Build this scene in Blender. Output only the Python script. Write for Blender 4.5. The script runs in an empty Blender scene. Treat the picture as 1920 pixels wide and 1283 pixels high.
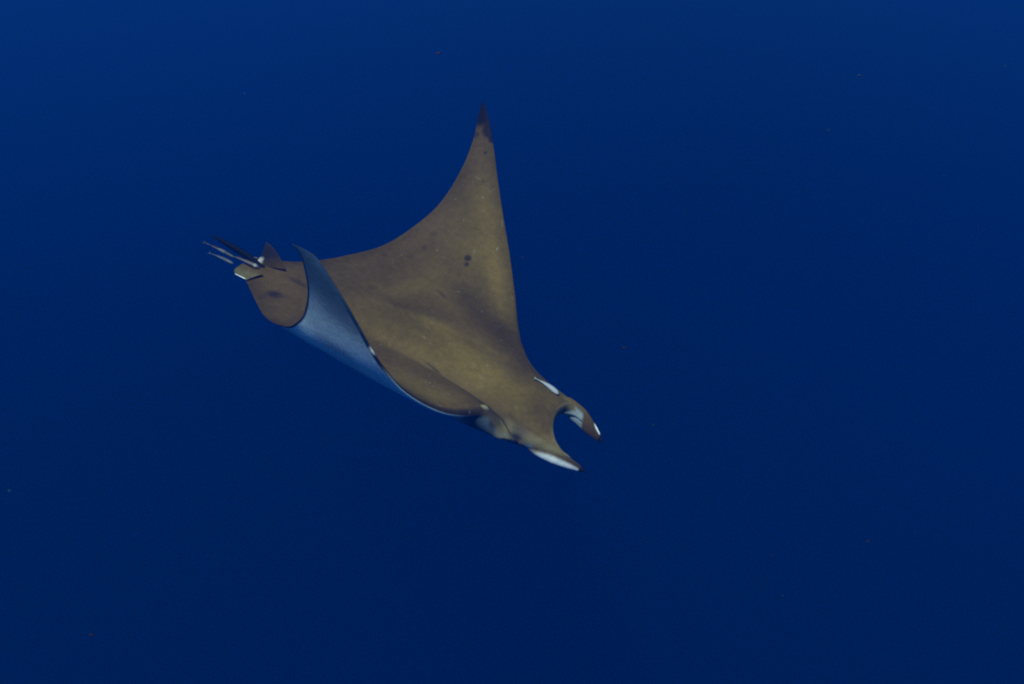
import bpy, bmesh, math, random
import numpy as np
from mathutils import Vector, Matrix
from mathutils.bvhtree import BVHTree

random.seed(7)
rng = np.random.default_rng(7)
sc = bpy.context.scene

# ------------------------------------------------------------------ camera
LENS, SENSOR, W, H = 70.0, 36.0, 1920, 1283
K = SENSOR / W / LENS              # metres per photo pixel at one metre
DIST = 7.56                        # camera to the middle of the ray
S = K * DIST                       # metres per "body unit" (one photo pixel at DIST)
PITCH = math.radians(24)           # the diver looks down
RIGHT = Vector((1, 0, 0))
UPV = Vector((0, math.sin(PITCH), math.cos(PITCH)))
BACK = Vector((0, -math.cos(PITCH), math.sin(PITCH)))
CENTER = Vector((0, 0, -9.0))      # middle of the ray's body, nine metres down
CEN_PX = (760.0, 640.0)


def cam_dir(u, v):
    return RIGHT * ((u - W / 2) * K) + UPV * ((H / 2 - v) * K) - BACK


CAM_LOC = CENTER - cam_dir(*CEN_PX) * DIST
cam_data = bpy.data.cameras.new('camera')
cam = bpy.data.objects.new('camera', cam_data)
sc.collection.objects.link(cam)
cam_data.lens = LENS
cam_data.sensor_width = SENSOR
cam_data.clip_end = 1000
cam.location = CAM_LOC
cam.rotation_euler = (math.pi / 2 - PITCH, 0, 0)
sc.camera = cam

# ------------------------------------------------------------------ light
SUN_EL, SUN_AZ = math.radians(53), math.radians(-14)   # azimuth: from behind the camera, a little left
sun_dir = Vector((math.sin(SUN_AZ) * math.cos(SUN_EL), -math.cos(SUN_AZ) * math.cos(SUN_EL), math.sin(SUN_EL)))
world = bpy.data.worlds.new('World')
sc.world = world
world.use_nodes = True
wn, wl = world.node_tree.nodes, world.node_tree.links
bg = wn['Background']
sky = wn.new('ShaderNodeTexSky')
sky.sky_type = 'NISHITA'
sky.sun_disc = False
sky.sun_elevation = SUN_EL
sky.sun_rotation = math.atan2(sun_dir.x, sun_dir.y)
wl.new(sky.outputs[0], bg.inputs[0])
bg.inputs[1].default_value = 0.06
sun_data = bpy.data.lights.new('sun', 'SUN')
sun_data.energy = 5.0
sun_data.angle = math.radians(6)      # spread by the rippled surface
sun_data.color = (1.0, 0.86, 0.76)
sun = bpy.data.objects.new('sun', sun_data)
sc.collection.objects.link(sun)
sun.rotation_euler = (-sun_dir).to_track_quat('-Z', 'Y').to_euler()
sun.location = (0, 0, 20)

sc.view_settings.view_transform = 'Standard'
sc.view_settings.look = 'None'
sc.view_settings.exposure = 0.0
sc.view_settings.gamma = 1.0
sc.view_settings.use_curve_mapping = False
sc.render.engine = 'CYCLES'
sc.cycles.use_denoising = False      # the grain of a dim frame stays
sc.cycles.volume_bounces = 2
sc.cycles.max_bounces = 4
sc.cycles.filter_width = 1.9

# ------------------------------------------------------------------ helpers
WATER_COLOR = (0.0, 0.154, 0.73)
WATER_DENSITY = 0.022


def link(o, parent=None):
    sc.collection.objects.link(o)
    if parent:
        o.parent = parent
    return o


def mesh_obj(name, verts, faces, mat, parent=None, cols=None, smooth=True):
    me = bpy.data.meshes.new(name)
    me.from_pydata([tuple(v) for v in verts], [], [tuple(f) for f in faces])
    if smooth:
        me.polygons.foreach_set('use_smooth', [True] * len(me.polygons))
    if cols is not None:
        at = me.color_attributes.new('pigment', 'FLOAT_COLOR', 'POINT')
        c4 = np.ones((len(verts), 4), dtype=np.float32)
        c4[:, :3] = cols
        at.data.foreach_set('color', c4.ravel())
    me.update()
    me.materials.append(mat)
    return link(bpy.data.objects.new(name, me), parent)


def smoothstep(a, b, x):
    t = np.clip((np.asarray(x, dtype=float) - a) / (b - a), 0, 1)
    return t * t * (3 - 2 * t)


def mix(a, b, w):
    w = np.asarray(w)[..., None]
    return a * (1 - w) + np.asarray(b) * w


def skin_material(name, rough=0.62, grain=0.2, scale=40.0, bump=0.12, spec=0.05):
    """pigment attribute broken up by several sizes of mottling, satin finish"""
    m = bpy.data.materials.new(name)
    m.use_nodes = True
    n, l = m.node_tree.nodes, m.node_tree.links
    bs = n['Principled BSDF']
    at = n.new('ShaderNodeAttribute'); at.attribute_name = 'pigment'
    tc = n.new('ShaderNodeTexCoord')
    n1 = n.new('ShaderNodeTexNoise'); n1.inputs['Scale'].default_value = 4.5; n1.inputs['Detail'].default_value = 5
    n2 = n.new('ShaderNodeTexNoise'); n2.inputs['Scale'].default_value = scale; n2.inputs['Detail'].default_value = 4
    n3 = n.new('ShaderNodeTexNoise'); n3.inputs['Scale'].default_value = 190; n3.inputs['Detail'].default_value = 3
    for t in (n1, n2, n3):
        l.new(tc.outputs['Object'], t.inputs['Vector'])
    def ramp(src, lo, hi):
        r = n.new('ShaderNodeMapRange')
        r.inputs['From Min'].default_value = 0.3; r.inputs['From Max'].default_value = 0.7
        r.inputs['To Min'].default_value = lo; r.inputs['To Max'].default_value = hi
        l.new(src, r.inputs['Value'])
        return r.outputs[0]
    a = ramp(n1.outputs['Fac'], 1 - grain, 1 + grain)
    b = ramp(n2.outputs['Fac'], 1 - grain * .6, 1 + grain * .6)
    c = ramp(n3.outputs['Fac'], 1 - grain * .7, 1 + grain * .7)
    m1 = n.new('ShaderNodeMath'); m1.operation = 'MULTIPLY'; l.new(a, m1.inputs[0]); l.new(b, m1.inputs[1])
    m2 = n.new('ShaderNodeMath'); m2.operation = 'MULTIPLY'; l.new(m1.outputs[0], m2.inputs[0]); l.new(c, m2.inputs[1])
    vm = n.new('ShaderNodeVectorMath'); vm.operation = 'SCALE'
    l.new(at.outputs['Color'], vm.inputs[0]); l.new(m2.outputs[0], vm.inputs['Scale'])
    l.new(vm.outputs[0], bs.inputs['Base Color'])
    bs.inputs['Roughness'].default_value = rough
    bs.inputs['Specular IOR Level'].default_value = spec
    bp = n.new('ShaderNodeBump'); bp.inputs['Strength'].default_value = bump; bp.inputs['Distance'].default_value = .004
    l.new(n2.outputs['Fac'], bp.inputs['Height']); l.new(bp.outputs[0], bs.inputs['Normal'])
    return m


def plain_material(name, col, rough=.5, spec=.3, var=.15):
    m = bpy.data.materials.new(name)
    m.use_nodes = True
    n, l = m.node_tree.nodes, m.node_tree.links
    bs = n['Principled BSDF']
    t = n.new('ShaderNodeTexNoise'); t.inputs['Scale'].default_value = 60
    tc = n.new('ShaderNodeTexCoord'); l.new(tc.outputs['Object'], t.inputs['Vector'])
    r = n.new('ShaderNodeValToRGB')
    r.color_ramp.elements[0].color = tuple(c * (1 - var) for c in col) + (1,)
    r.color_ramp.elements[1].color = tuple(c * (1 + var) for c in col) + (1,)
    l.new(t.outputs['Fac'], r.inputs[0]); l.new(r.outputs[0], bs.inputs['Base Color'])
    bs.inputs['Roughness'].default_value = rough
    bs.inputs['Specular IOR Level'].default_value = spec
    return m


# ------------------------------------------------------------------ the open sea: one closed body of water
wm = bpy.data.materials.new('sea_water')
wm.use_nodes = True
nn, ll = wm.node_tree.nodes, wm.node_tree.links
nn.remove(nn['Principled BSDF'])
pv = nn.new('ShaderNodeVolumePrincipled')
pv.inputs['Color'].default_value = WATER_COLOR + (1,)
pv.inputs['Absorption Color'].default_value = (0, 0, 0, 1)
pv.inputs['Density'].default_value = WATER_DENSITY
pv.inputs['Anisotropy'].default_value = 0.2
tcw = nn.new('ShaderNodeTexCoord')                   # density noise added to break up the water's even brightness
nz = nn.new('ShaderNodeTexNoise'); nz.inputs['Scale'].default_value = .05; nz.inputs['Detail'].default_value = 2
mpw = nn.new('ShaderNodeMapping'); mpw.inputs['Location'].default_value = (4, 7, 3)
ll.new(tcw.outputs['Object'], mpw.inputs['Vector']); ll.new(mpw.outputs[0], nz.inputs['Vector'])
mr = nn.new('ShaderNodeMapRange'); mr.inputs['From Min'].default_value = .3; mr.inputs['From Max'].default_value = .7
mr.inputs['To Min'].default_value = WATER_DENSITY * .62; mr.inputs['To Max'].default_value = WATER_DENSITY * 1.38
ll.new(nz.outputs['Fac'], mr.inputs['Value']); ll.new(mr.outputs[0], pv.inputs['Density'])
sc.cycles.volume_max_steps = 256
va = nn.new('ShaderNodeVolumeAbsorption')          # sea water swallows red first
va.inputs['Color'].default_value = (0, 1, 1, 1)
va.inputs['Density'].default_value = 0.018
ad = nn.new('ShaderNodeAddShader')
ll.new(pv.outputs[0], ad.inputs[0]); ll.new(va.outputs[0], ad.inputs[1])
ll.new(ad.outputs[0], nn['Material Output'].inputs['Volume'])
bx, by0, by1, bz0, bz1 = 200, -60, 280, -21, 0
vs = [(-bx, by0, bz0), (bx, by0, bz0), (bx, by1, bz0), (-bx, by1, bz0), (-bx, by0, bz1), (bx, by0, bz1), (bx, by1, bz1), (-bx, by1, bz1)]
fs = [(0, 3, 2, 1), (4, 5, 6, 7), (0, 1, 5, 4), (1, 2, 6, 5), (2, 3, 7, 6), (3, 0, 4, 7)]
water = mesh_obj('water', vs, fs, wm, smooth=False)
water['kind'] = 'structure'

# ------------------------------------------------------------------ frame of the ray: X forward, Y to its left, Z up
def cam_vec(a, b, c):
    return RIGHT * a + UPV * b + BACK * c

F = cam_vec(0.88, -0.46, 0.12).normalized()
N = cam_vec(-0.38, -0.55, 0.70)            # the ray's right side, towards the diver
N = (N - F * N.dot(F)).normalized()
U = N.cross(F).normalized()
if U.dot(UPV) < 0:
    U = -U
L = -N
BODY = Matrix(((F.x, L.x, U.x, CENTER.x), (F.y, L.y, U.y, CENTER.y), (F.z, L.z, U.z, CENTER.z), (0, 0, 0, 1)))


def pt(u, v, y):
    """body-frame point (units) on the sight line of (u, v) at y units out on the ray's right side"""
    d = cam_dir(u, v)
    o = CAM_LOC - CENTER
    t = (y * S - N.dot(o)) / N.dot(d)
    p = o + d * t
    return (F.dot(p) / S, N.dot(p) / S, U.dot(p) / S)


# front and rear edge of the disc, station by station from the near wing tip over the head to the far wing tip
ST = [
    (pt(547, 457, 280), pt(548.5, 459, 280)),
    (pt(575, 470, 281), pt(560, 473, 276)),
    (pt(600, 491, 280), pt(569, 497, 266)),
    (pt(650, 570, 271), pt(577, 545, 243)),
    (pt(700, 660, 252), pt(570, 588, 214)),
    (pt(732, 705, 236), pt(553, 607, 194)),
    (pt(760, 735, 215), pt(538, 612, 172)),
    (pt(800, 760, 185), pt(515, 606, 150)),
    (pt(840, 775, 155), pt(502, 598, 135)),
    (pt(880, 779, 125), pt(490, 585, 116)),
    (pt(914, 778, 97), pt(475, 556, 85)),
    ((246, 84, -10), pt(463, 530, 52)),
    ((282, 80, -14), (-336, 32, -14)),
    ((312, 74, -14), (-338, 23, -13)),
    ((344, 66, -15), (-339, 18, -13)),
    ((372, 57, -18), (-340, 14, -12)),
    ((385, 52, -20), (-341, 11, -12)),
    ((366, 50, -15), (-341, 8, -12)),
    ((341, 40, -10), (-342, 5, -12)),
    ((325, 20, -8), (-342, 2, -12)),
    ((317, -8, -8), (-342, 0, -12)),
    ((318, -32, -8), (-342, -4, -12)),
    ((325, -50, -7), (-342, -7, -12)),
    ((344, -60, -10), (-341, -10, -12)),
    ((364, -57, -20), (-340, -13, -12)),
    ((345, -66, -14), (-338, -17, -12)),
    ((312, -77, -14), (-335, -22, -12)),
    ((282, -82, -12), (-325, -30, -14)),
    ((246, -94, -8), pt(520, 491, -42)),
    (pt(986, 670, -113), pt(532, 490, -55)),
    (pt(979, 650, -135), pt(560, 491, -78)),
    (pt(972, 610, -172), pt(600, 488, -110)),
    (pt(966, 550, -222), pt(650, 479, -150)),
    (pt(955, 470, -285), pt(720, 460, -210)),
    (pt(943, 400, -338), pt(785, 418, -270)),
    (pt(934, 340, -385), pt(830, 375, -322)),
    (pt(927, 285, -425), pt(868, 312, -385)),
    (pt(920, 240, -460), pt(888, 260, -435)),
    (pt(912, 208, -485), pt(897, 220, -475)),
    (pt(905, 190, -500), pt(903.8, 192, -500)),
]


def catmull(P, per):
    P = np.array(P, dtype=float)
    n = len(P)
    out = []
    for i in range(n - 1):
        p0 = P[i - 1] if i else 2 * P[0] - P[1]
        p1, p2 = P[i], P[i + 1]
        p3 = P[i + 2] if i + 2 < n else 2 * P[-1] - P[-2]
        for k in range(per):
            t = k / per
            out.append(.5 * (2 * p1 + (p2 - p0) * t + (2 * p0 - 5 * p1 + 4 * p2 - p3) * t * t + (3 * p1 - p0 - 3 * p2 + p3) * t ** 3))
    out.append(P[-1])
    return np.array(out)


SMID = .5 * (len(ST) - 1)
PER, NC = 18, 200
LE = catmull([a for a, b in ST], PER)
TE = catmull([b for a, b in ST], PER)
for _ in range(12):                       # ease the joints of the edge curves
    for E in (LE, TE):
        E[1:-1] = .5 * E[1:-1] + .25 * (E[:-2] + E[2:])
_st = lambda E: np.concatenate([[0], np.cumsum(np.linalg.norm(np.diff(E, axis=0), axis=1))])
_w = _st(LE) + _st(TE) + _st(.5 * LE + .5 * TE)
NS = 620
_q = np.linspace(0, _w[-1], NS)
sidx = np.interp(_q, _w, np.linspace(0, len(ST) - 1, len(LE)))
LE = np.stack([np.interp(_q, _w, LE[:, k]) for k in range(3)], -1)
TE = np.stack([np.interp(_q, _w, TE[:, k]) for k in range(3)], -1)
cc = .5 - .5 * np.cos(np.linspace(0, 1, NC) * math.pi)
cc = .55 * cc + .45 * np.linspace(0, 1, NC)
mid = LE[:, None, :] * (1 - cc)[None, :, None] + TE[:, None, :] * cc[None, :, None]

X, Y, Z = mid[..., 0], mid[..., 1], mid[..., 2]
# wings are cambered along the chord
chord = np.linalg.norm(LE - TE, axis=1)
wing = smoothstep(110, 260, np.abs(Y))

# normals of the middle surface
du = np.gradient(mid, axis=0)
dv = np.gradient(mid, axis=1)
nrm = np.cross(du, dv)
nrm /= np.linalg.norm(nrm, axis=2, keepdims=True) + 1e-9
if nrm[NS // 2, NC // 2, 2] < 0:
    nrm = -nrm
for _ in range(10):
    nrm[1:-1] = .5 * nrm[1:-1] + .25 * (nrm[:-2] + nrm[2:])
nrm /= np.linalg.norm(nrm, axis=2, keepdims=True) + 1e-9


def dist_to(poly, P):
    """least distance of every point to a polyline's segments"""
    best = np.full(P.shape[:2], 1e9)
    for a, b in zip(poly[:-1], poly[1:]):
        ab = b - a
        t = np.clip(((P - a) @ ab) / (ab @ ab + 1e-9), 0, 1)
        d = P - (a + t[..., None] * ab)
        best = np.minimum(best, np.einsum('ijk,ijk->ij', d, d))
    return np.sqrt(best)


dF = dist_to(LE[::4], mid)
dR = dist_to(TE[::4], mid)
for d, idx in ((dF, 0), (dR, -1)):
    d[:, idx] = 0
hb = np.interp(X, [-345, -300, -200, -60, 60, 160, 230, 290, 335], [7, 12, 20, 34, 46, 46, 37, 25, 13])
lat_w = np.interp(X, [-345, -200, 0, 150, 240], [34, 62, 96, 104, 106]) + smoothstep(20, -60, Y) * smoothstep(230, 120, X) * smoothstep(-330, -150, X) * 28
lat_p = np.interp(X, [-345, 60, 200, 270], [1.9, 1.9, 2.3, 4.0])
lat = np.exp(-(np.abs(Y) / lat_w) ** lat_p)
headness = smoothstep(190, 250, X) * smoothstep(125, 95, np.abs(Y))
Rf = 13 + 13 * headness
edge_f = np.sqrt(np.clip(1 - (1 - np.clip(dF / Rf, 0, 1)) ** 2, 0, 1))
edge_r = np.clip(dR / 40, 0, 1) ** .8
ww = np.interp(np.abs(sidx - SMID) * 16 / SMID, [0, 6, 10, 13, 16], [8, 9, 6, 3.6, 1.2])[:, None]
flat = np.sqrt(np.clip(1 - (2 * cc[None, :] - .8) ** 2 * .6, .1, 1))
Td = (hb * lat + ww * flat) * edge_f * edge_r + .45 * edge_f
Tv = (hb * lat * np.interp(X, [-300, 100, 200, 300], [1.1, 1.05, .75, .9]) + ww * flat * .8) * edge_f * edge_r + .45 * edge_f
Td[:, 0] = Tv[:, 0] = 0
Td[:, -1] = Tv[:, -1] = 0
dors = mid + nrm * Td[..., None]
vent = mid - nrm * Tv[..., None]

# flesh has no sharp folds: relax both skins away from the rims
keep = (smoothstep(2, 26, dF) * smoothstep(2, 20, dR))[..., None]
keep[:, 0] = keep[:, -1] = 0
keep[0] = keep[-1] = 0
for surf, n_it in ((dors, 480), (vent, 360)):
    for _ in range(n_it):
        lap = np.zeros_like(surf)
        lap[1:-1, 1:-1] = .25 * (surf[2:, 1:-1] + surf[:-2, 1:-1] + surf[1:-1, 2:] + surf[1:-1, :-2]) - surf[1:-1, 1:-1]
        surf += .8 * keep * lap

# ---- pigment
OLIVE = np.array([.150, .097, .023])
BROWN = np.array([.086, .053, .019])
UMBER = np.array([.044, .027, .012])
DARK = np.array([.009, .007, .010])
WHITE = np.array([.58, .74, .76])
dor_c = np.broadcast_to(BROWN, dors.shape).copy()
vent_c = np.broadcast_to(WHITE, dors.shape).copy()

nd = NS * NC
vid = np.arange(nd).reshape(NS, NC)
vidv = np.empty_like(vid)
vidv[:, 1:-1] = nd + np.arange(NS * (NC - 2)).reshape(NS, NC - 2)
vidv[:, 0] = vid[:, 0]
vidv[:, -1] = vid[:, -1]
verts = np.concatenate([dors.reshape(-1, 3), vent[:, 1:-1].reshape(-1, 3)])


def quads(g, flip):
    a, b, c, d = g[:-1, :-1], g[1:, :-1], g[1:, 1:], g[:-1, 1:]
    q = np.stack([a, b, c, d], -1).reshape(-1, 4)
    return q[:, ::-1] if flip else q


def to_frame(P):
    """units on (forward, right, up) -> metres in the object's own axes (forward, left, up)"""
    P = np.asarray(P, dtype=float)
    return np.stack([P[..., 0], -P[..., 1], P[..., 2]], -1) * S


fq = np.concatenate([quads(vid, False), quads(vidv, True),
                     [[vid[0, j + 1], vid[0, j], vidv[0, j], vidv[0, j + 1]] for j in range(1, NC - 2)],
                     [[vid[-1, j], vid[-1, j + 1], vidv[-1, j + 1], vidv[-1, j]] for j in range(1, NC - 2)]])
# orientation check: dorsal faces look up
f0 = quads(vid, False)[(NS // 2) * (NC - 1) + NC // 2]
p = to_frame(verts[f0])
if np.cross(p[1] - p[0], p[2] - p[0])[2] < 0:
    fq = fq[:, ::-1]

# spots sit where sight lines meet the skin
bv = BVHTree.FromPolygons([BODY @ Vector(v) for v in to_frame(verts).tolist()], fq.tolist())


def hit(u, v):
    """point of the ray's skin (body frame, units) and its world normal seen at (u, v)"""
    loc, nor, _, _ = bv.ray_cast(CAM_LOC, cam_dir(u, v).normalized())
    if loc is None:
        return None
    d = loc - CENTER
    return np.array([F.dot(d), N.dot(d), U.dot(d)]) / S, loc, nor


def blotch(arr, P, u, v, r, col, amount=1.0, soft=.5, along=None, ratio=1.0, thr=None):
    h = hit(u, v)
    if h is None:
        return
    q = h[0]
    d = P - q
    if along is not None:
        h2 = hit(*along)
        if h2 is not None:
            ax = h2[0] - q
            ax /= np.linalg.norm(ax) + 1e-9
            al = d @ ax
            perp = d - al[..., None] * ax
            dd = np.sqrt((al / ratio) ** 2 + np.einsum('...k,...k->...', perp, perp))
        else:
            dd = np.linalg.norm(d, axis=-1)
    else:
        dd = np.linalg.norm(d, axis=-1)
    w = (1 - smoothstep(r * (1 - soft), r * (1 + soft), dd)) * amount
    arr[:] = mix(arr, col, w)


aY = np.abs(Y)
# warm olive along the back and the leading half of the wings
ol = np.clip(np.exp(-(Y / 70) ** 2) * smoothstep(-260, 60, X) + .9 * smoothstep(.75, .1, cc)[None, :] * smoothstep(90, 160, aY) * smoothstep(420, 330, aY), 0, 1)
dor_c[:] = mix(dor_c, OLIVE, ol)
# dark shoulder bands sweeping towards the head, mixed with painted shade of the valley
for (u, v, rr_, a, tgt, ra) in ((905, 592, 34, .8, (950, 640), 2.2), (945, 625, 22, .7, (985, 675), 2.2), (865, 555, 22, .6, (905, 592), 2.0),
                                (900, 540, 30, .5, (905, 592), 1.4), (985, 690, 20, .5, (1015, 715), 1.8), (800, 585, 16, .45, (860, 600), 3.5),
                                (720, 560, 14, .4, (800, 585), 3.5), (850, 500, 22, .3, (870, 540), 1.5)):
    blotch(dor_c, dors, u, v, rr_, UMBER, a * .85, .85, tgt, ra)
for (u, v, rr_, a, tgt, ra) in ((835, 628, 18, .9, (875, 655), 2.5), (885, 680, 24, .45, (930, 730), 2.0), (925, 500, 16, .5, (935, 560), 3.5), (760, 545, 22, .3, (800, 540), 2)):
    blotch(dor_c, dors, u, v, rr_, OLIVE * 1.2, a, .8, tgt, ra)  # golden back tone, with the sunlit ridge and wing painted brighter
for (u, v, rr_, a, tgt, ra) in ((1018, 775, 26, .45, (1005, 740), 1.5), (965, 700, 18, .35, (985, 725), 1.6), (760, 610, 40, .25, (820, 690), 1.6), (640, 540, 30, .3, (720, 560), 2), (890, 700, 14, -.0, (900, 710), 1)):
    blotch(dor_c, dors, u, v, rr_, UMBER * 1.2, a, .8, tgt, ra)
dor_c[:] = mix(dor_c, UMBER, .45 * smoothstep(34, 4, np.minimum(dF, dR)) * smoothstep(330, 300, X))
# thin dark margin along both edges above, broader below
dor_c[:] = mix(dor_c, DARK, .75 * smoothstep(7, 1, dF) * smoothstep(100, 130, Y))
# near wing underside: dark trailing and leading margins
vent_c[:] = mix(vent_c, DARK, smoothstep(7, 2.5, dR) * smoothstep(60, 130, aY))
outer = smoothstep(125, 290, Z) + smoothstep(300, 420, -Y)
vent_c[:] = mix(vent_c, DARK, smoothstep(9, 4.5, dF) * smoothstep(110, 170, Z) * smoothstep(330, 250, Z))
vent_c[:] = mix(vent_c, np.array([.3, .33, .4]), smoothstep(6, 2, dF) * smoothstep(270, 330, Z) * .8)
vent_c[:] = mix(vent_c, np.array([.016, .055, .11]), .9 * np.clip(outer, 0, 1))  # unlit look of the outer wings put into the underside colour
# far wing tip
blotch(dor_c, dors, 907, 205, 36, DARK, 1.0, .25)
blotch(dor_c, dors, 920, 245, 17, DARK, .9, .3)
blotch(dor_c, dors, 923, 262, 8, DARK, .9, .3)
blotch(dor_c, dors, 893, 253, 6, DARK * 1.6, .6, .5)
for (u, v, r, a) in ((877, 484, 7, .8), (875, 496, 5, .7), (910, 287, 3.5, .7), (796, 465, 6, .35), (722, 478, 6, .3), (905, 340, 4, .3),
                     (770, 480, 7, .25), (850, 330, 8, .2), (812, 440, 7, .25), (640, 515, 8, .2), (700, 540, 10, .2), (745, 575, 9, .15)):
    blotch(dor_c, dors, u, v, r, DARK * 1.3, a, .45)
blotch(dor_c, dors, 515, 552, 9, DARK * 1.5, .75, .6, (530, 556), 1.6)
blotch(dor_c, dors, 505, 556, 14, DARK * 1.5, .3, .7, (530, 556), 1.5)
blotch(dor_c, dors, 829, 553, 3.5, DARK * 1.3, .4, .6, (842, 566), 4.5)
blotch(dor_c, dors, 812, 690, 2.2, DARK * 1.3, .5, .6, (828, 703), 9)
blotch(dor_c, dors, 560, 530, 5, DARK * 1.5, .5, .7, (545, 522), 5)
for (u, v, r, a) in ((905, 370, 1.8, 1), (932, 468, 2.2, .8), (933, 465, 1.8, .8), (803, 706, 2.2, .5), (797, 716, 2.2, .45), (806, 718, 2.2, .6), (815, 717, 2.4, .6),
                     (812, 724, 1.8, .4), (789, 712, 1.6, .4), (914, 686, 2.2, .6), (898, 726, 2.2, .6), (968, 764, 2.4, .5), (985, 770, 2, .3),
                     (732, 646, 1.8, .35), (785, 688, 2, .4), (712, 541, 1.8, .3), (904, 585, 2, .4), (906, 396, 2, .4), (820, 470, 2, .4),
                     (890, 469, 2, .4), (935, 612, 2, .3), (960, 655, 2, .3)):
    blotch(dor_c, dors, u, v, r * .72, np.array([.30, .27, .22]), a * .55, .6, (u + 6, v - 9), rng.uniform(1, 2))
for _ in range(240):
    u, v = rng.uniform(500, 1040), rng.uniform(200, 800)
    lo = rng.random() < .7
    blotch(dor_c, dors, u, v, rng.uniform(.7, 1.5), np.array([.30, .27, .22]) if lo else DARK * 1.4, rng.uniform(.15, .45), .5)
for _ in range(34):                        # healed scratches
    u, v = rng.uniform(560, 1010), rng.uniform(230, 780)
    an = rng.normal(-.9, .5)
    blotch(dor_c, dors, u, v, rng.uniform(.6, 1.0), np.array([.24, .21, .16]) if rng.random() < .6 else DARK * 1.5, rng.uniform(.25, .5), .6,
           (u + 9 * math.cos(an), v - 9 * math.sin(an)), rng.uniform(5, 14))
# white nick on the near leading edge, pale streak where that wing meets the head
for arr, P in ((vent_c, vent), (dor_c, dors)):
    h = pt(702, 661, 257)
    d = np.linalg.norm(P - np.array(h), axis=-1)
    arr[:] = mix(arr, np.array([.86, .86, .80]), smoothstep(16, 6, d) * .95)
blotch(dor_c, dors, 909, 763, 3.5, np.array([.42, .37, .2]), .9, .5, (922, 772), 3)
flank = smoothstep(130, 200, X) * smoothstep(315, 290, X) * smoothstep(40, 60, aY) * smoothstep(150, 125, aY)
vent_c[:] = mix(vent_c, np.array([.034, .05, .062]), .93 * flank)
vent_c[:] = mix(vent_c, np.array([.008, .014, .022]), .9 * flank * smoothstep(217, 192, X))  # paints the flank's fall from lit to unlit into its colour
vent_c[:] = mix(vent_c, np.array([.07, .13, .18]), .85 * smoothstep(205, 105, aY) * (1 - flank))  # white belly's fade into shade is painted here
for (u, v, r_, a_) in ((630, 590, 16, .3), (610, 640, 20, .3), (655, 615, 12, .2), (585, 605, 18, .3), (668, 618, 7, .35), (600, 655, 14, .3), (640, 660, 16, .2)):
    blotch(vent_c, vent, u, v, r_, np.array([.12, .15, .2]), a_, .8, (u + 20, v + 14), 1.6)
vent_c[:] = mix(vent_c, np.array([.035, .045, .055]), smoothstep(300, 318, X) * .95)
vent_c[:] = mix(vent_c, np.array([.22, .26, .27]), smoothstep(322, 346, X) * smoothstep(-35, -52, Y))
FL = ((905, 795, 9, (.07, .095, .11), .4, (925, 806), 1.6), (921, 796, 3.5, (.03, .028, .034), .7, (918, 788), 2.2), (938, 806, 7, (.17, .135, .055), .85, (952, 812), 1.8),
      (947, 815, 4, (.17, .17, .14), .7, (956, 820), 1.8), (968, 820, 7, (.018, .016, .026), .9, (978, 826), 1.4), (991, 833, 4, (.13, .15, .165), .6, (1003, 838), 2.0),
      (975, 808, 7, (.06, .048, .035), .6, (990, 818), 2.0))
# flank of the head: dark band, ochre patch and white under it
side = smoothstep(16, 4, dF) * headness
dor_c[:] = mix(dor_c, np.array([.20, .165, .08]), .6 * side)
vent_c[:] = mix(vent_c, np.array([.05, .05, .06]), headness * smoothstep(22, 9, np.abs(X - 277)) * smoothstep(30, 8, dF) * .8)
vent_c[:] = mix(vent_c, np.array([.24, .2, .11]), headness * smoothstep(18, 6, np.abs(X - 250)) * smoothstep(12, 3, dF) * .8)
vent_c[:] = mix(vent_c, np.array([.07, .065, .07]), headness * smoothstep(7, 3, np.abs(X - 228)) * smoothstep(30, 8, dF) * .7)

for (u, v, r_, col_, a_, tgt, ra) in FL:
    blotch(dor_c, dors, u, v, r_, np.array(col_), a_, .7, tgt, ra)
    blotch(vent_c, vent, u, v, r_, np.array(col_), a_, .7, tgt, ra)
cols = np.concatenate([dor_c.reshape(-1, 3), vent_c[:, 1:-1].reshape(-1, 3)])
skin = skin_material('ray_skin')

root = bpy.data.objects.new('devil_ray', None)
link(root)
root.matrix_world = BODY
root.empty_display_size = .2
root['label'] = 'large olive brown devil ray gliding head down with both wings raised'
root['category'] = 'ray'
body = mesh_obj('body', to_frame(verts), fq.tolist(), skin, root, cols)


def sweep(path, ha, wa, seg=28, tilt=None, per=10):
    """tapering tube of elliptical section along a path of body-frame points; ha/wa are half height / half width"""
    P = catmull(path, per)
    t = np.linspace(0, len(path) - 1, len(P))
    ks = np.arange(len(path))
    h_, w_ = np.interp(t, ks, ha), np.interp(t, ks, wa)
    tl = np.interp(t, ks, tilt) if tilt is not None else np.zeros(len(P))
    tan = np.gradient(P, axis=0)
    tan /= np.linalg.norm(tan, axis=1, keepdims=True)
    vs, info = [], []
    for i in range(len(P)):
        s_ = np.cross(tan[i], [0, 0, 1]); s_ /= np.linalg.norm(s_)
        u_ = np.cross(s_, tan[i])
        ct, st_ = math.cos(tl[i]), math.sin(tl[i])
        a1, a2 = s_ * ct + u_ * st_, u_ * ct - s_ * st_
        for k in range(seg):
            th = 2 * math.pi * k / seg
            vs.append(P[i] + a1 * w_[i] * math.cos(th) + a2 * h_[i] * math.sin(th))
            info.append((t[i], math.cos(th), math.sin(th)))
    fs = []
    for i in range(len(P) - 1):
        for k in range(seg):
            k2 = (k + 1) % seg
            fs.append((i * seg + k, i * seg + k2, (i + 1) * seg + k2, (i + 1) * seg + k))
    fs.append(tuple(range(seg))[::-1])
    fs.append(tuple((len(P) - 1) * seg + k for k in range(seg)))
    vs = np.array(vs)
    a, b, c = to_frame(vs[list(fs[seg][:3])])
    ctr = to_frame(P[1])
    if np.dot(np.cross(b - a, c - a), a - ctr) < 0:
        fs = [f[::-1] for f in fs]
    return vs, fs, np.array(info)


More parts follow.
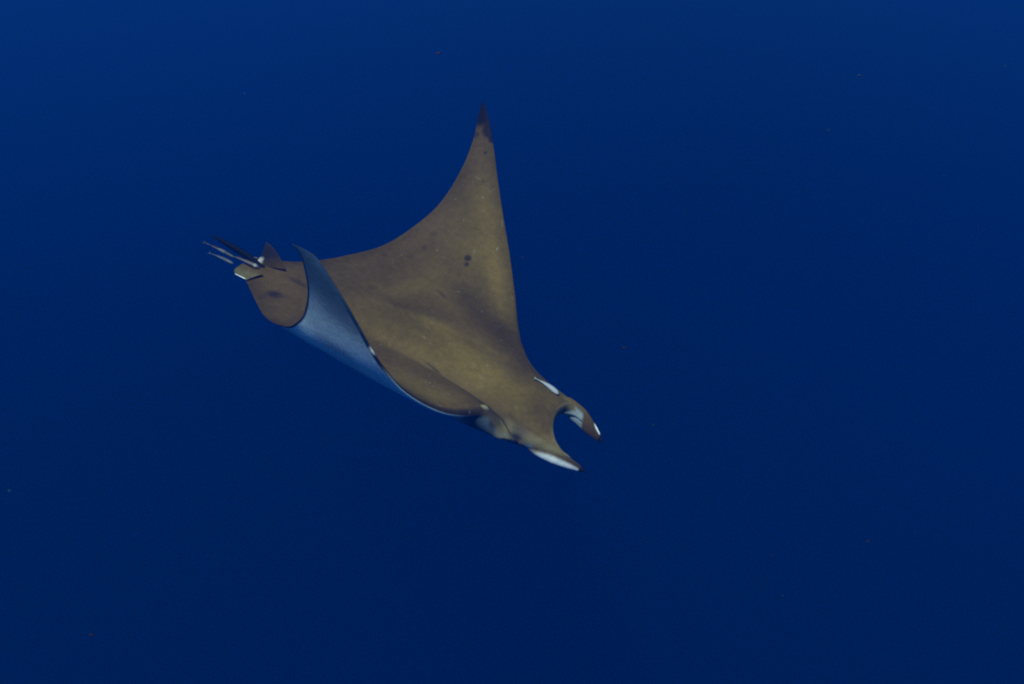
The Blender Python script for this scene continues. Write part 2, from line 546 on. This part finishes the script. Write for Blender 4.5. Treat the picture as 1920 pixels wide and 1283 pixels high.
# ---- the two horn-like fins beside the mouth
for sg in (1, -1):
    dz = 0 if sg > 0 else 6
    path = [(285, sg * 63, -22 + dz), (318, sg * 66, -23 + dz), (350, sg * 61, -26 + dz), (380, sg * 54, -30), (400, sg * 48, -35), (413, sg * 45, -38)]
    vs, fs, info = sweep(path, ([7, 13.5, 15, 12, 7.5, 1.2] if sg > 0 else [8, 18, 18, 14, 9, 1.2]), [8, 8, 7.5, 6, 4, .8], tilt=[0, -.18, -.22, -.15, 0, 0] if sg > 0 else [0, -.3, -.35, -.3, -.1, 0])
    x = vs[:, 0]
    ou = info[:, 1] * (1 if np.dot(np.cross([1, 0, 0], [0, 0, 1]), [0, 1, 0]) * sg > 0 else -1)   # +1 on the outer face
    up = info[:, 2]
    c = mix(np.broadcast_to(.5 * BROWN + .5 * OLIVE, vs.shape).copy(), BROWN * .7, smoothstep(330, 390, x))
    w_out = smoothstep(.1, .4, ou + .15 * up) * smoothstep(.6, .0, up + smoothstep(345, 300, x) * .5) * smoothstep(-.95, -.5, up) * smoothstep(300, 332, x) * smoothstep(402, 398, x)
    c = mix(c, np.array([.88, .88, .84]), w_out)
    w_in = smoothstep(.0, .35, -ou - .1 * up) * smoothstep(362, 358, x + 5 * up) * smoothstep(.75, .45, up)
    c = mix(c, np.array([.03, .045, .06]), w_in)  # shade below the head's overhang painted on the inner face
    c = mix(c, np.array([.26, .31, .32]), w_in * smoothstep(298, 336, x + 6 * up))
    if sg < 0:                                      # a second white flash curls over the top of this one
        c = mix(c, np.array([.88, .88, .84]), smoothstep(-.55, -.25, ou) * smoothstep(.1, .4, up) * smoothstep(380, 388, x) * smoothstep(402, 399, x))
    c = mix(c, np.array([.30, .33, .36]), smoothstep(-.5, -.8, up) * smoothstep(392, 380, x) * (.8 if sg > 0 else 0))
    c = mix(c, DARK * 1.4, smoothstep(399, 404, x))
    mesh_obj('cephalic_fin', to_frame(vs), fs, skin, root, c)

# ---- eyes
eye_m = plain_material('eye_dark', (.006, .006, .012), .5, .1)
for sg in (1, -1):
    bm = bmesh.new()
    bmesh.ops.create_uvsphere(bm, u_segments=20, v_segments=12, radius=5.5 * S)
    me = bpy.data.meshes.new('eye'); bm.to_mesh(me); bm.free()
    me.polygons.foreach_set('use_smooth', [True] * len(me.polygons))
    me.materials.append(eye_m)
    e = link(bpy.data.objects.new('eye', me), root)
    e.location = to_frame((276, sg * 77.5, -17))

# ---- dorsal fin
def plate(outline, th, name, col_fn):
    """a thin fin: outline of body-frame points given as rows (base -> edge), swollen in the middle"""
    G = np.array(outline, dtype=float)            # rows x cols x 3
    R, Cn = G.shape[:2]
    d1, d2 = np.gradient(G, axis=0), np.gradient(G, axis=1)
    n_ = np.cross(d1, d2); n_ /= np.linalg.norm(n_, axis=2, keepdims=True) + 1e-9
    rr = np.linspace(0, 1, R)[:, None]; c_ = np.linspace(0, 1, Cn)[None, :]
    T = th * np.sqrt(np.clip(1 - (2 * c_ - 1) ** 2, 0, 1)) * np.sqrt(np.clip(1 - rr ** 2, 0, 1)) + .25
    A, B = G + n_ * T[..., None], G - n_ * T[..., None]
    k = R * Cn
    ia = np.arange(k).reshape(R, Cn); ib = ia + k
    fs = np.concatenate([quads(ia, False), quads(ib, True)]).tolist()
    ring = list(ia[0, :]) + list(ia[1:, -1]) + list(ia[-1, -2::-1]) + list(ia[-2:0, 0])
    for q, r_ in zip(ring, ring[1:] + ring[:1]):
        fs.append((r_, q, q + k, r_ + k))
    vs = np.concatenate([A.reshape(-1, 3), B.reshape(-1, 3)])
    cvals = col_fn(np.tile(np.broadcast_to(rr, (R, Cn)).ravel(), 2), np.tile(np.broadcast_to(c_, (R, Cn)).ravel(), 2))
    o = mesh_obj(name, to_frame(vs), fs, skin, root, cvals)
    bm = bmesh.new(); bm.from_mesh(o.data); bmesh.ops.recalc_face_normals(bm, faces=bm.faces); bm.to_mesh(o.data); bm.free()
    return o


def grid_from(front, rear, rows, cols):
    """ruled patch between a front polyline and a rear polyline (base to tip)"""
    a, b = catmull(front, 8), catmull(rear, 8)
    ia = np.linspace(0, len(a) - 1, rows); 
    fa = np.stack([np.interp(ia, range(len(a)), a[:, k]) for k in range(3)], -1)
    fb = np.stack([np.interp(ia, range(len(b)), b[:, k]) for k in range(3)], -1)
    w = np.linspace(0, 1, cols)[None, :, None]
    return fa[:, None, :] * (1 - w) + fb[:, None, :] * w


fr = [pt(536, 506, -8), pt(524, 481, -8), pt(512, 464, -7), pt(501, 455, -6)]
re_ = [pt(478, 496, -8), pt(487, 484, -8), pt(493, 471, -7), pt(499, 455, -6)]


def fin_col(r, c):
    o = np.broadcast_to(np.array([.034, .027, .034]), (len(r), 3)).copy()
    o = mix(o, BROWN, smoothstep(.42, .1, r))
    return mix(o, np.array([.85, .85, .78]), smoothstep(.74, .9, c + .1 * r) * smoothstep(.44, .28, r) * smoothstep(.02, .1, r))


plate(grid_from(fr, re_, 28, 24), 2.6, 'dorsal_fin', fin_col)

# ---- pelvic fins
def pel_col(r, c):
    o = np.broadcast_to(np.array([.125, .105, .05]), (len(r), 3)).copy()
    o = mix(o, BROWN, smoothstep(.55, .05, r) * .9)
    return mix(o, np.array([.85, .85, .80]), smoothstep(.90, .97, r) * smoothstep(.1, .2, c) * smoothstep(1, .95, c))


plate(grid_from([pt(494, 514, 25), pt(477, 519, 36), pt(462, 525, 49)], [pt(455, 494, 14), pt(440, 505, 28), pt(440, 514, 38)], 24, 16), 1.3, 'pelvic_fin', pel_col)
plate(grid_from([(-296, -24, -16), (-306, -36, -20), (-314, -46, -24)], [(-336, -14, -16), (-346, -24, -20), (-346, -34, -24)], 24, 16), 2.0, 'pelvic_fin', pel_col)

# ---- tail
vs, fs, info = sweep([(-262, 0, -8), (-300, 0, -8), pt(464, 481, -4), pt(435, 463, -5), pt(412, 450, -6), pt(397, 442, -6)],
                     [7, 7, 7.5, 6, 4, .8], [6, 5.5, 5.5, 4.5, 3, .7])
c = np.broadcast_to(np.array([.004, .005, .010]), vs.shape).copy()
c = mix(c, BROWN, smoothstep(1.0, .3, info[:, 0]))
mesh_obj('tail', to_frame(vs), fs, skin, root, c)

# ------------------------------------------------------------------ suckerfish
fish_skin = skin_material('suckerfish_skin', .45, .12, 120, .1, .4)


def remora(p_tail, p_head, up, bend, length_scale, back_col, belly_col, label, patches=()):
    """slender fish from tail to snout between two world points; local X runs to the snout, Z is its back"""
    a, b = Vector(p_tail), Vector(p_head)
    ln = (b - a).length
    ex = (b - a).normalized()
    ez = (Vector(up) - ex * Vector(up).dot(ex)).normalized()
    ey = ez.cross(ex)
    M = Matrix(((ex.x, ey.x, ez.x, a.x), (ex.y, ey.y, ez.y, a.y), (ex.z, ey.z, ez.z, a.z), (0, 0, 0, 1)))
    root = bpy.data.objects.new('remora', None)
    link(root)
    root.matrix_world = M
    root.empty_display_size = .03
    root['label'] = label
    root['category'] = 'fish'
    root['group'] = 'suckerfish riding on the ray'
    xs = np.linspace(.12, 1, 40)
    prof = np.interp(xs, [.12, .2, .35, .55, .75, .9, .97, 1], [.16, .2, .45, .8, 1.0, .85, .5, .08])
    yb = bend * ln * np.sin(np.pi * xs)
    vs, cs, fs = [], [], []
    sg = 18
    wd, ht = length_scale * ln * .076, length_scale * ln * .066
    for i, x in enumerate(xs):
        for k in range(sg):
            th = 2 * math.pi * k / sg
            vs.append((x * ln, yb[i] + wd * prof[i] * math.cos(th), ht * prof[i] * math.sin(th)))
            w = smoothstep(-.6, .1, math.sin(th))
            col = np.array(belly_col) * (1 - w) + np.array(back_col) * w
            for (x0, x1, pc) in patches:
                m_ = float(smoothstep(x0 - .03, x0 + .03, x) * smoothstep(x1 + .03, x1 - .03, x))
                col = col * (1 - m_) + np.array(pc) * m_
            cs.append(col)
    for i in range(len(xs) - 1):
        for k in range(sg):
            k2 = (k + 1) % sg
            fs.append((i * sg + k, i * sg + k2, (i + 1) * sg + k2, (i + 1) * sg + k)[::-1])
    fs.append(tuple(range(sg)))
    fs.append(tuple((len(xs) - 1) * sg + k for k in range(sg))[::-1])
    o = mesh_obj('body', vs, fs, fish_skin, root, np.array(cs))
    bm = bmesh.new(); bm.from_mesh(o.data); bmesh.ops.recalc_face_normals(bm, faces=bm.faces); bm.to_mesh(o.data); bm.free()
    # forked tail fin and a low back fin, thin lens plates
    def fin(name, poly, th, col, flat):
        n = len(poly)
        vs2 = []
        for s_ in (1, -1):
            for (x, q) in poly:
                y0 = bend * ln * math.sin(math.pi * max(x, .12) ) if x >= .12 else bend * ln * math.sin(math.pi * .12) * (x / .12)
                vs2.append((x * ln, y0 + (q * ln if flat else s_ * th), s_ * th if flat else q * ln))
        f2 = [tuple(range(n)), tuple(range(n, 2 * n))[::-1]] + [(i, i + n, (i + 1) % n + n, (i + 1) % n) for i in range(n)]
        o2 = mesh_obj(name, vs2, f2, fish_skin, root, np.tile(np.array(col), (2 * n, 1)), smooth=False)
        bm = bmesh.new(); bm.from_mesh(o2.data); bmesh.ops.recalc_face_normals(bm, faces=bm.faces); bm.to_mesh(o2.data); bm.free()
    fin('tail_fin', [(.14, .012), (.07, .03), (-.02, .07), (.025, .004), (-.02, -.06), (.07, -.03), (.14, -.012)], ln * .004, np.array(back_col) * .9, True)
    fin('dorsal_fin', [(.22, .012), (.3, .05), (.44, .07), (.5, .03)], ln * .004, np.array(back_col) * .8, False)
    return root


def on_skin(u, v, lift):
    h = hit(u, v)
    return h[1] + h[2].normalized() * lift * S, h[2]


def world(u, v, y):
    q = pt(u, v, y)
    return CENTER + F * (q[0] * S) + N * (q[1] * S) + U * (q[2] * S)


PALE, GREY, MAUVE = (.40, .43, .46), (.16, .17, .19), (.085, .065, .075)
a, na = on_skin(1000, 712, 4.5)
b, nb = on_skin(1045, 742, 4.5)
remora(a, b, na + nb, .07, 1.35, PALE, (.3, .32, .36), 'pale silver suckerfish lying on the ray\'s head behind the far mouth fin')
remora(world(381, 454, 10), world(440, 483, 14), U, .02, .72, (.035, .037, .05), (.08, .08, .1),
       'thin suckerfish with white patches trailing beside the ray\'s dark tail, the longer of two',
       ((.0, .16, (.14, .18, .2)), (.28, .46, (.08, .07, .09)), (.46, .68, (.11, .115, .12))))  # last patch is a glint painted along the body
remora(world(391, 474, 26), world(438, 495, 26), U, .03, .95, (.06, .07, .095), (.1, .11, .13),
       'small grey suckerfish trailing lowest behind the ray\'s pelvic fin',
       ((.34, .56, (.09, .095, .11)),))
a, na = on_skin(487, 505, 4)
remora(world(428, 477, 12), a, U, .02, .9, MAUVE, (.12, .11, .11),
       'brown suckerfish with a white flash on its head lying on the ray\'s tail base',
       ((.82, .9, (.28, .27, .25)),))

# ------------------------------------------------------------------ specks drifting in the water
speck_mats = {
    'reddish': plain_material('speck_reddish', (.026, .016, .022), .9, .1),
    'pale': plain_material('speck_pale', (.018, .045, .06), .9, .1),
    'purple': plain_material('speck_purple', (.028, .018, .036), .9, .1),
}
SPECKS = [
    (980, 483, 7.2, 3.2, 1.5, 'purple', 'tiny purple speck drifting just off the raised far wing\'s front edge'),
    (1170, 652, 6.6, 4.5, 2.0, 'reddish', 'faint reddish speck drifting level with the ray\'s head, in open water ahead of it'),
    (1627, 1015, 5.2, 4.5, 1.2, 'reddish', 'largest reddish speck low in the open water ahead of the ray'),
    (1447, 1041, 6.0, 3.0, 1.6, 'purple', 'small flat purple speck in the deep water below and ahead of the ray'),
    (172, 1191, 5.0, 5.0, 2.2, 'reddish', 'dull elongated speck alone in the dark lower left corner of the water'),
    (822, 100, 6.4, 6.5, 1.5, 'purple', 'loose purplish fleck drifting above the tip of the raised wing'),
    (459, 176, 6.8, 4.0, 1.1, 'pale', 'faint pale fleck high in the water above the ray\'s tail'),
    (1612, 142, 5.8, 6.0, 1.6, 'pale', 'soft pale streak near the top of the water far ahead of the ray'),
    (1885, 124, 5.6, 4.2, 1.0, 'pale', 'small pale dot at the extreme upper right edge of the water'),
    (1553, 244, 6.5, 3.2, 2.0, 'pale', 'bright thin sliver drifting below the soft pale streak'),
    (1225, 797, 7.0, 3.4, 1.2, 'pale', 'dim pale speck floating beyond the tips of the mouth fins'),
    (1468, 1117, 5.5, 2.8, 1.0, 'pale', 'faintest pale dot directly below the flat purple speck'),
    (18, 920, 6.0, 5.0, 1.4, 'pale', 'dim pale fleck at the left edge of the water below tail height'),
    (1770, 330, 6.2, 3.0, 1.0, 'pale', 'lone dim dot between the upper right edge and the thin sliver'),
]
for (u, v, dist, r, ratio, kind, lab) in SPECKS:
    bm = bmesh.new()
    bmesh.ops.create_icosphere(bm, subdivisions=2, radius=1)
    ph = rng.uniform(0, 6, 3)
    for vv in bm.verts:
        k = 1 + .35 * math.sin(3 * vv.co.x + ph[0]) * math.cos(4 * vv.co.y + ph[1]) + .2 * math.sin(5 * vv.co.z + ph[2])
        vv.co = Vector((vv.co.x * k * ratio, vv.co.y * k * .8, vv.co.z * k * .7)) * (r * .5 * K * dist)
    me = bpy.data.meshes.new('drifting_speck'); bm.to_mesh(me); bm.free()
    me.polygons.foreach_set('use_smooth', [True] * len(me.polygons))
    me.materials.append(speck_mats[kind])
    o = link(bpy.data.objects.new('drifting_speck', me))
    o.location = CAM_LOC + cam_dir(u, v) * dist
    o.rotation_euler = (rng.uniform(-.4, .4), rng.uniform(-.5, .5), rng.uniform(-.6, .6))
    o['label'] = lab
    o['category'] = 'speck'
    o['group'] = 'specks drifting in the open water'
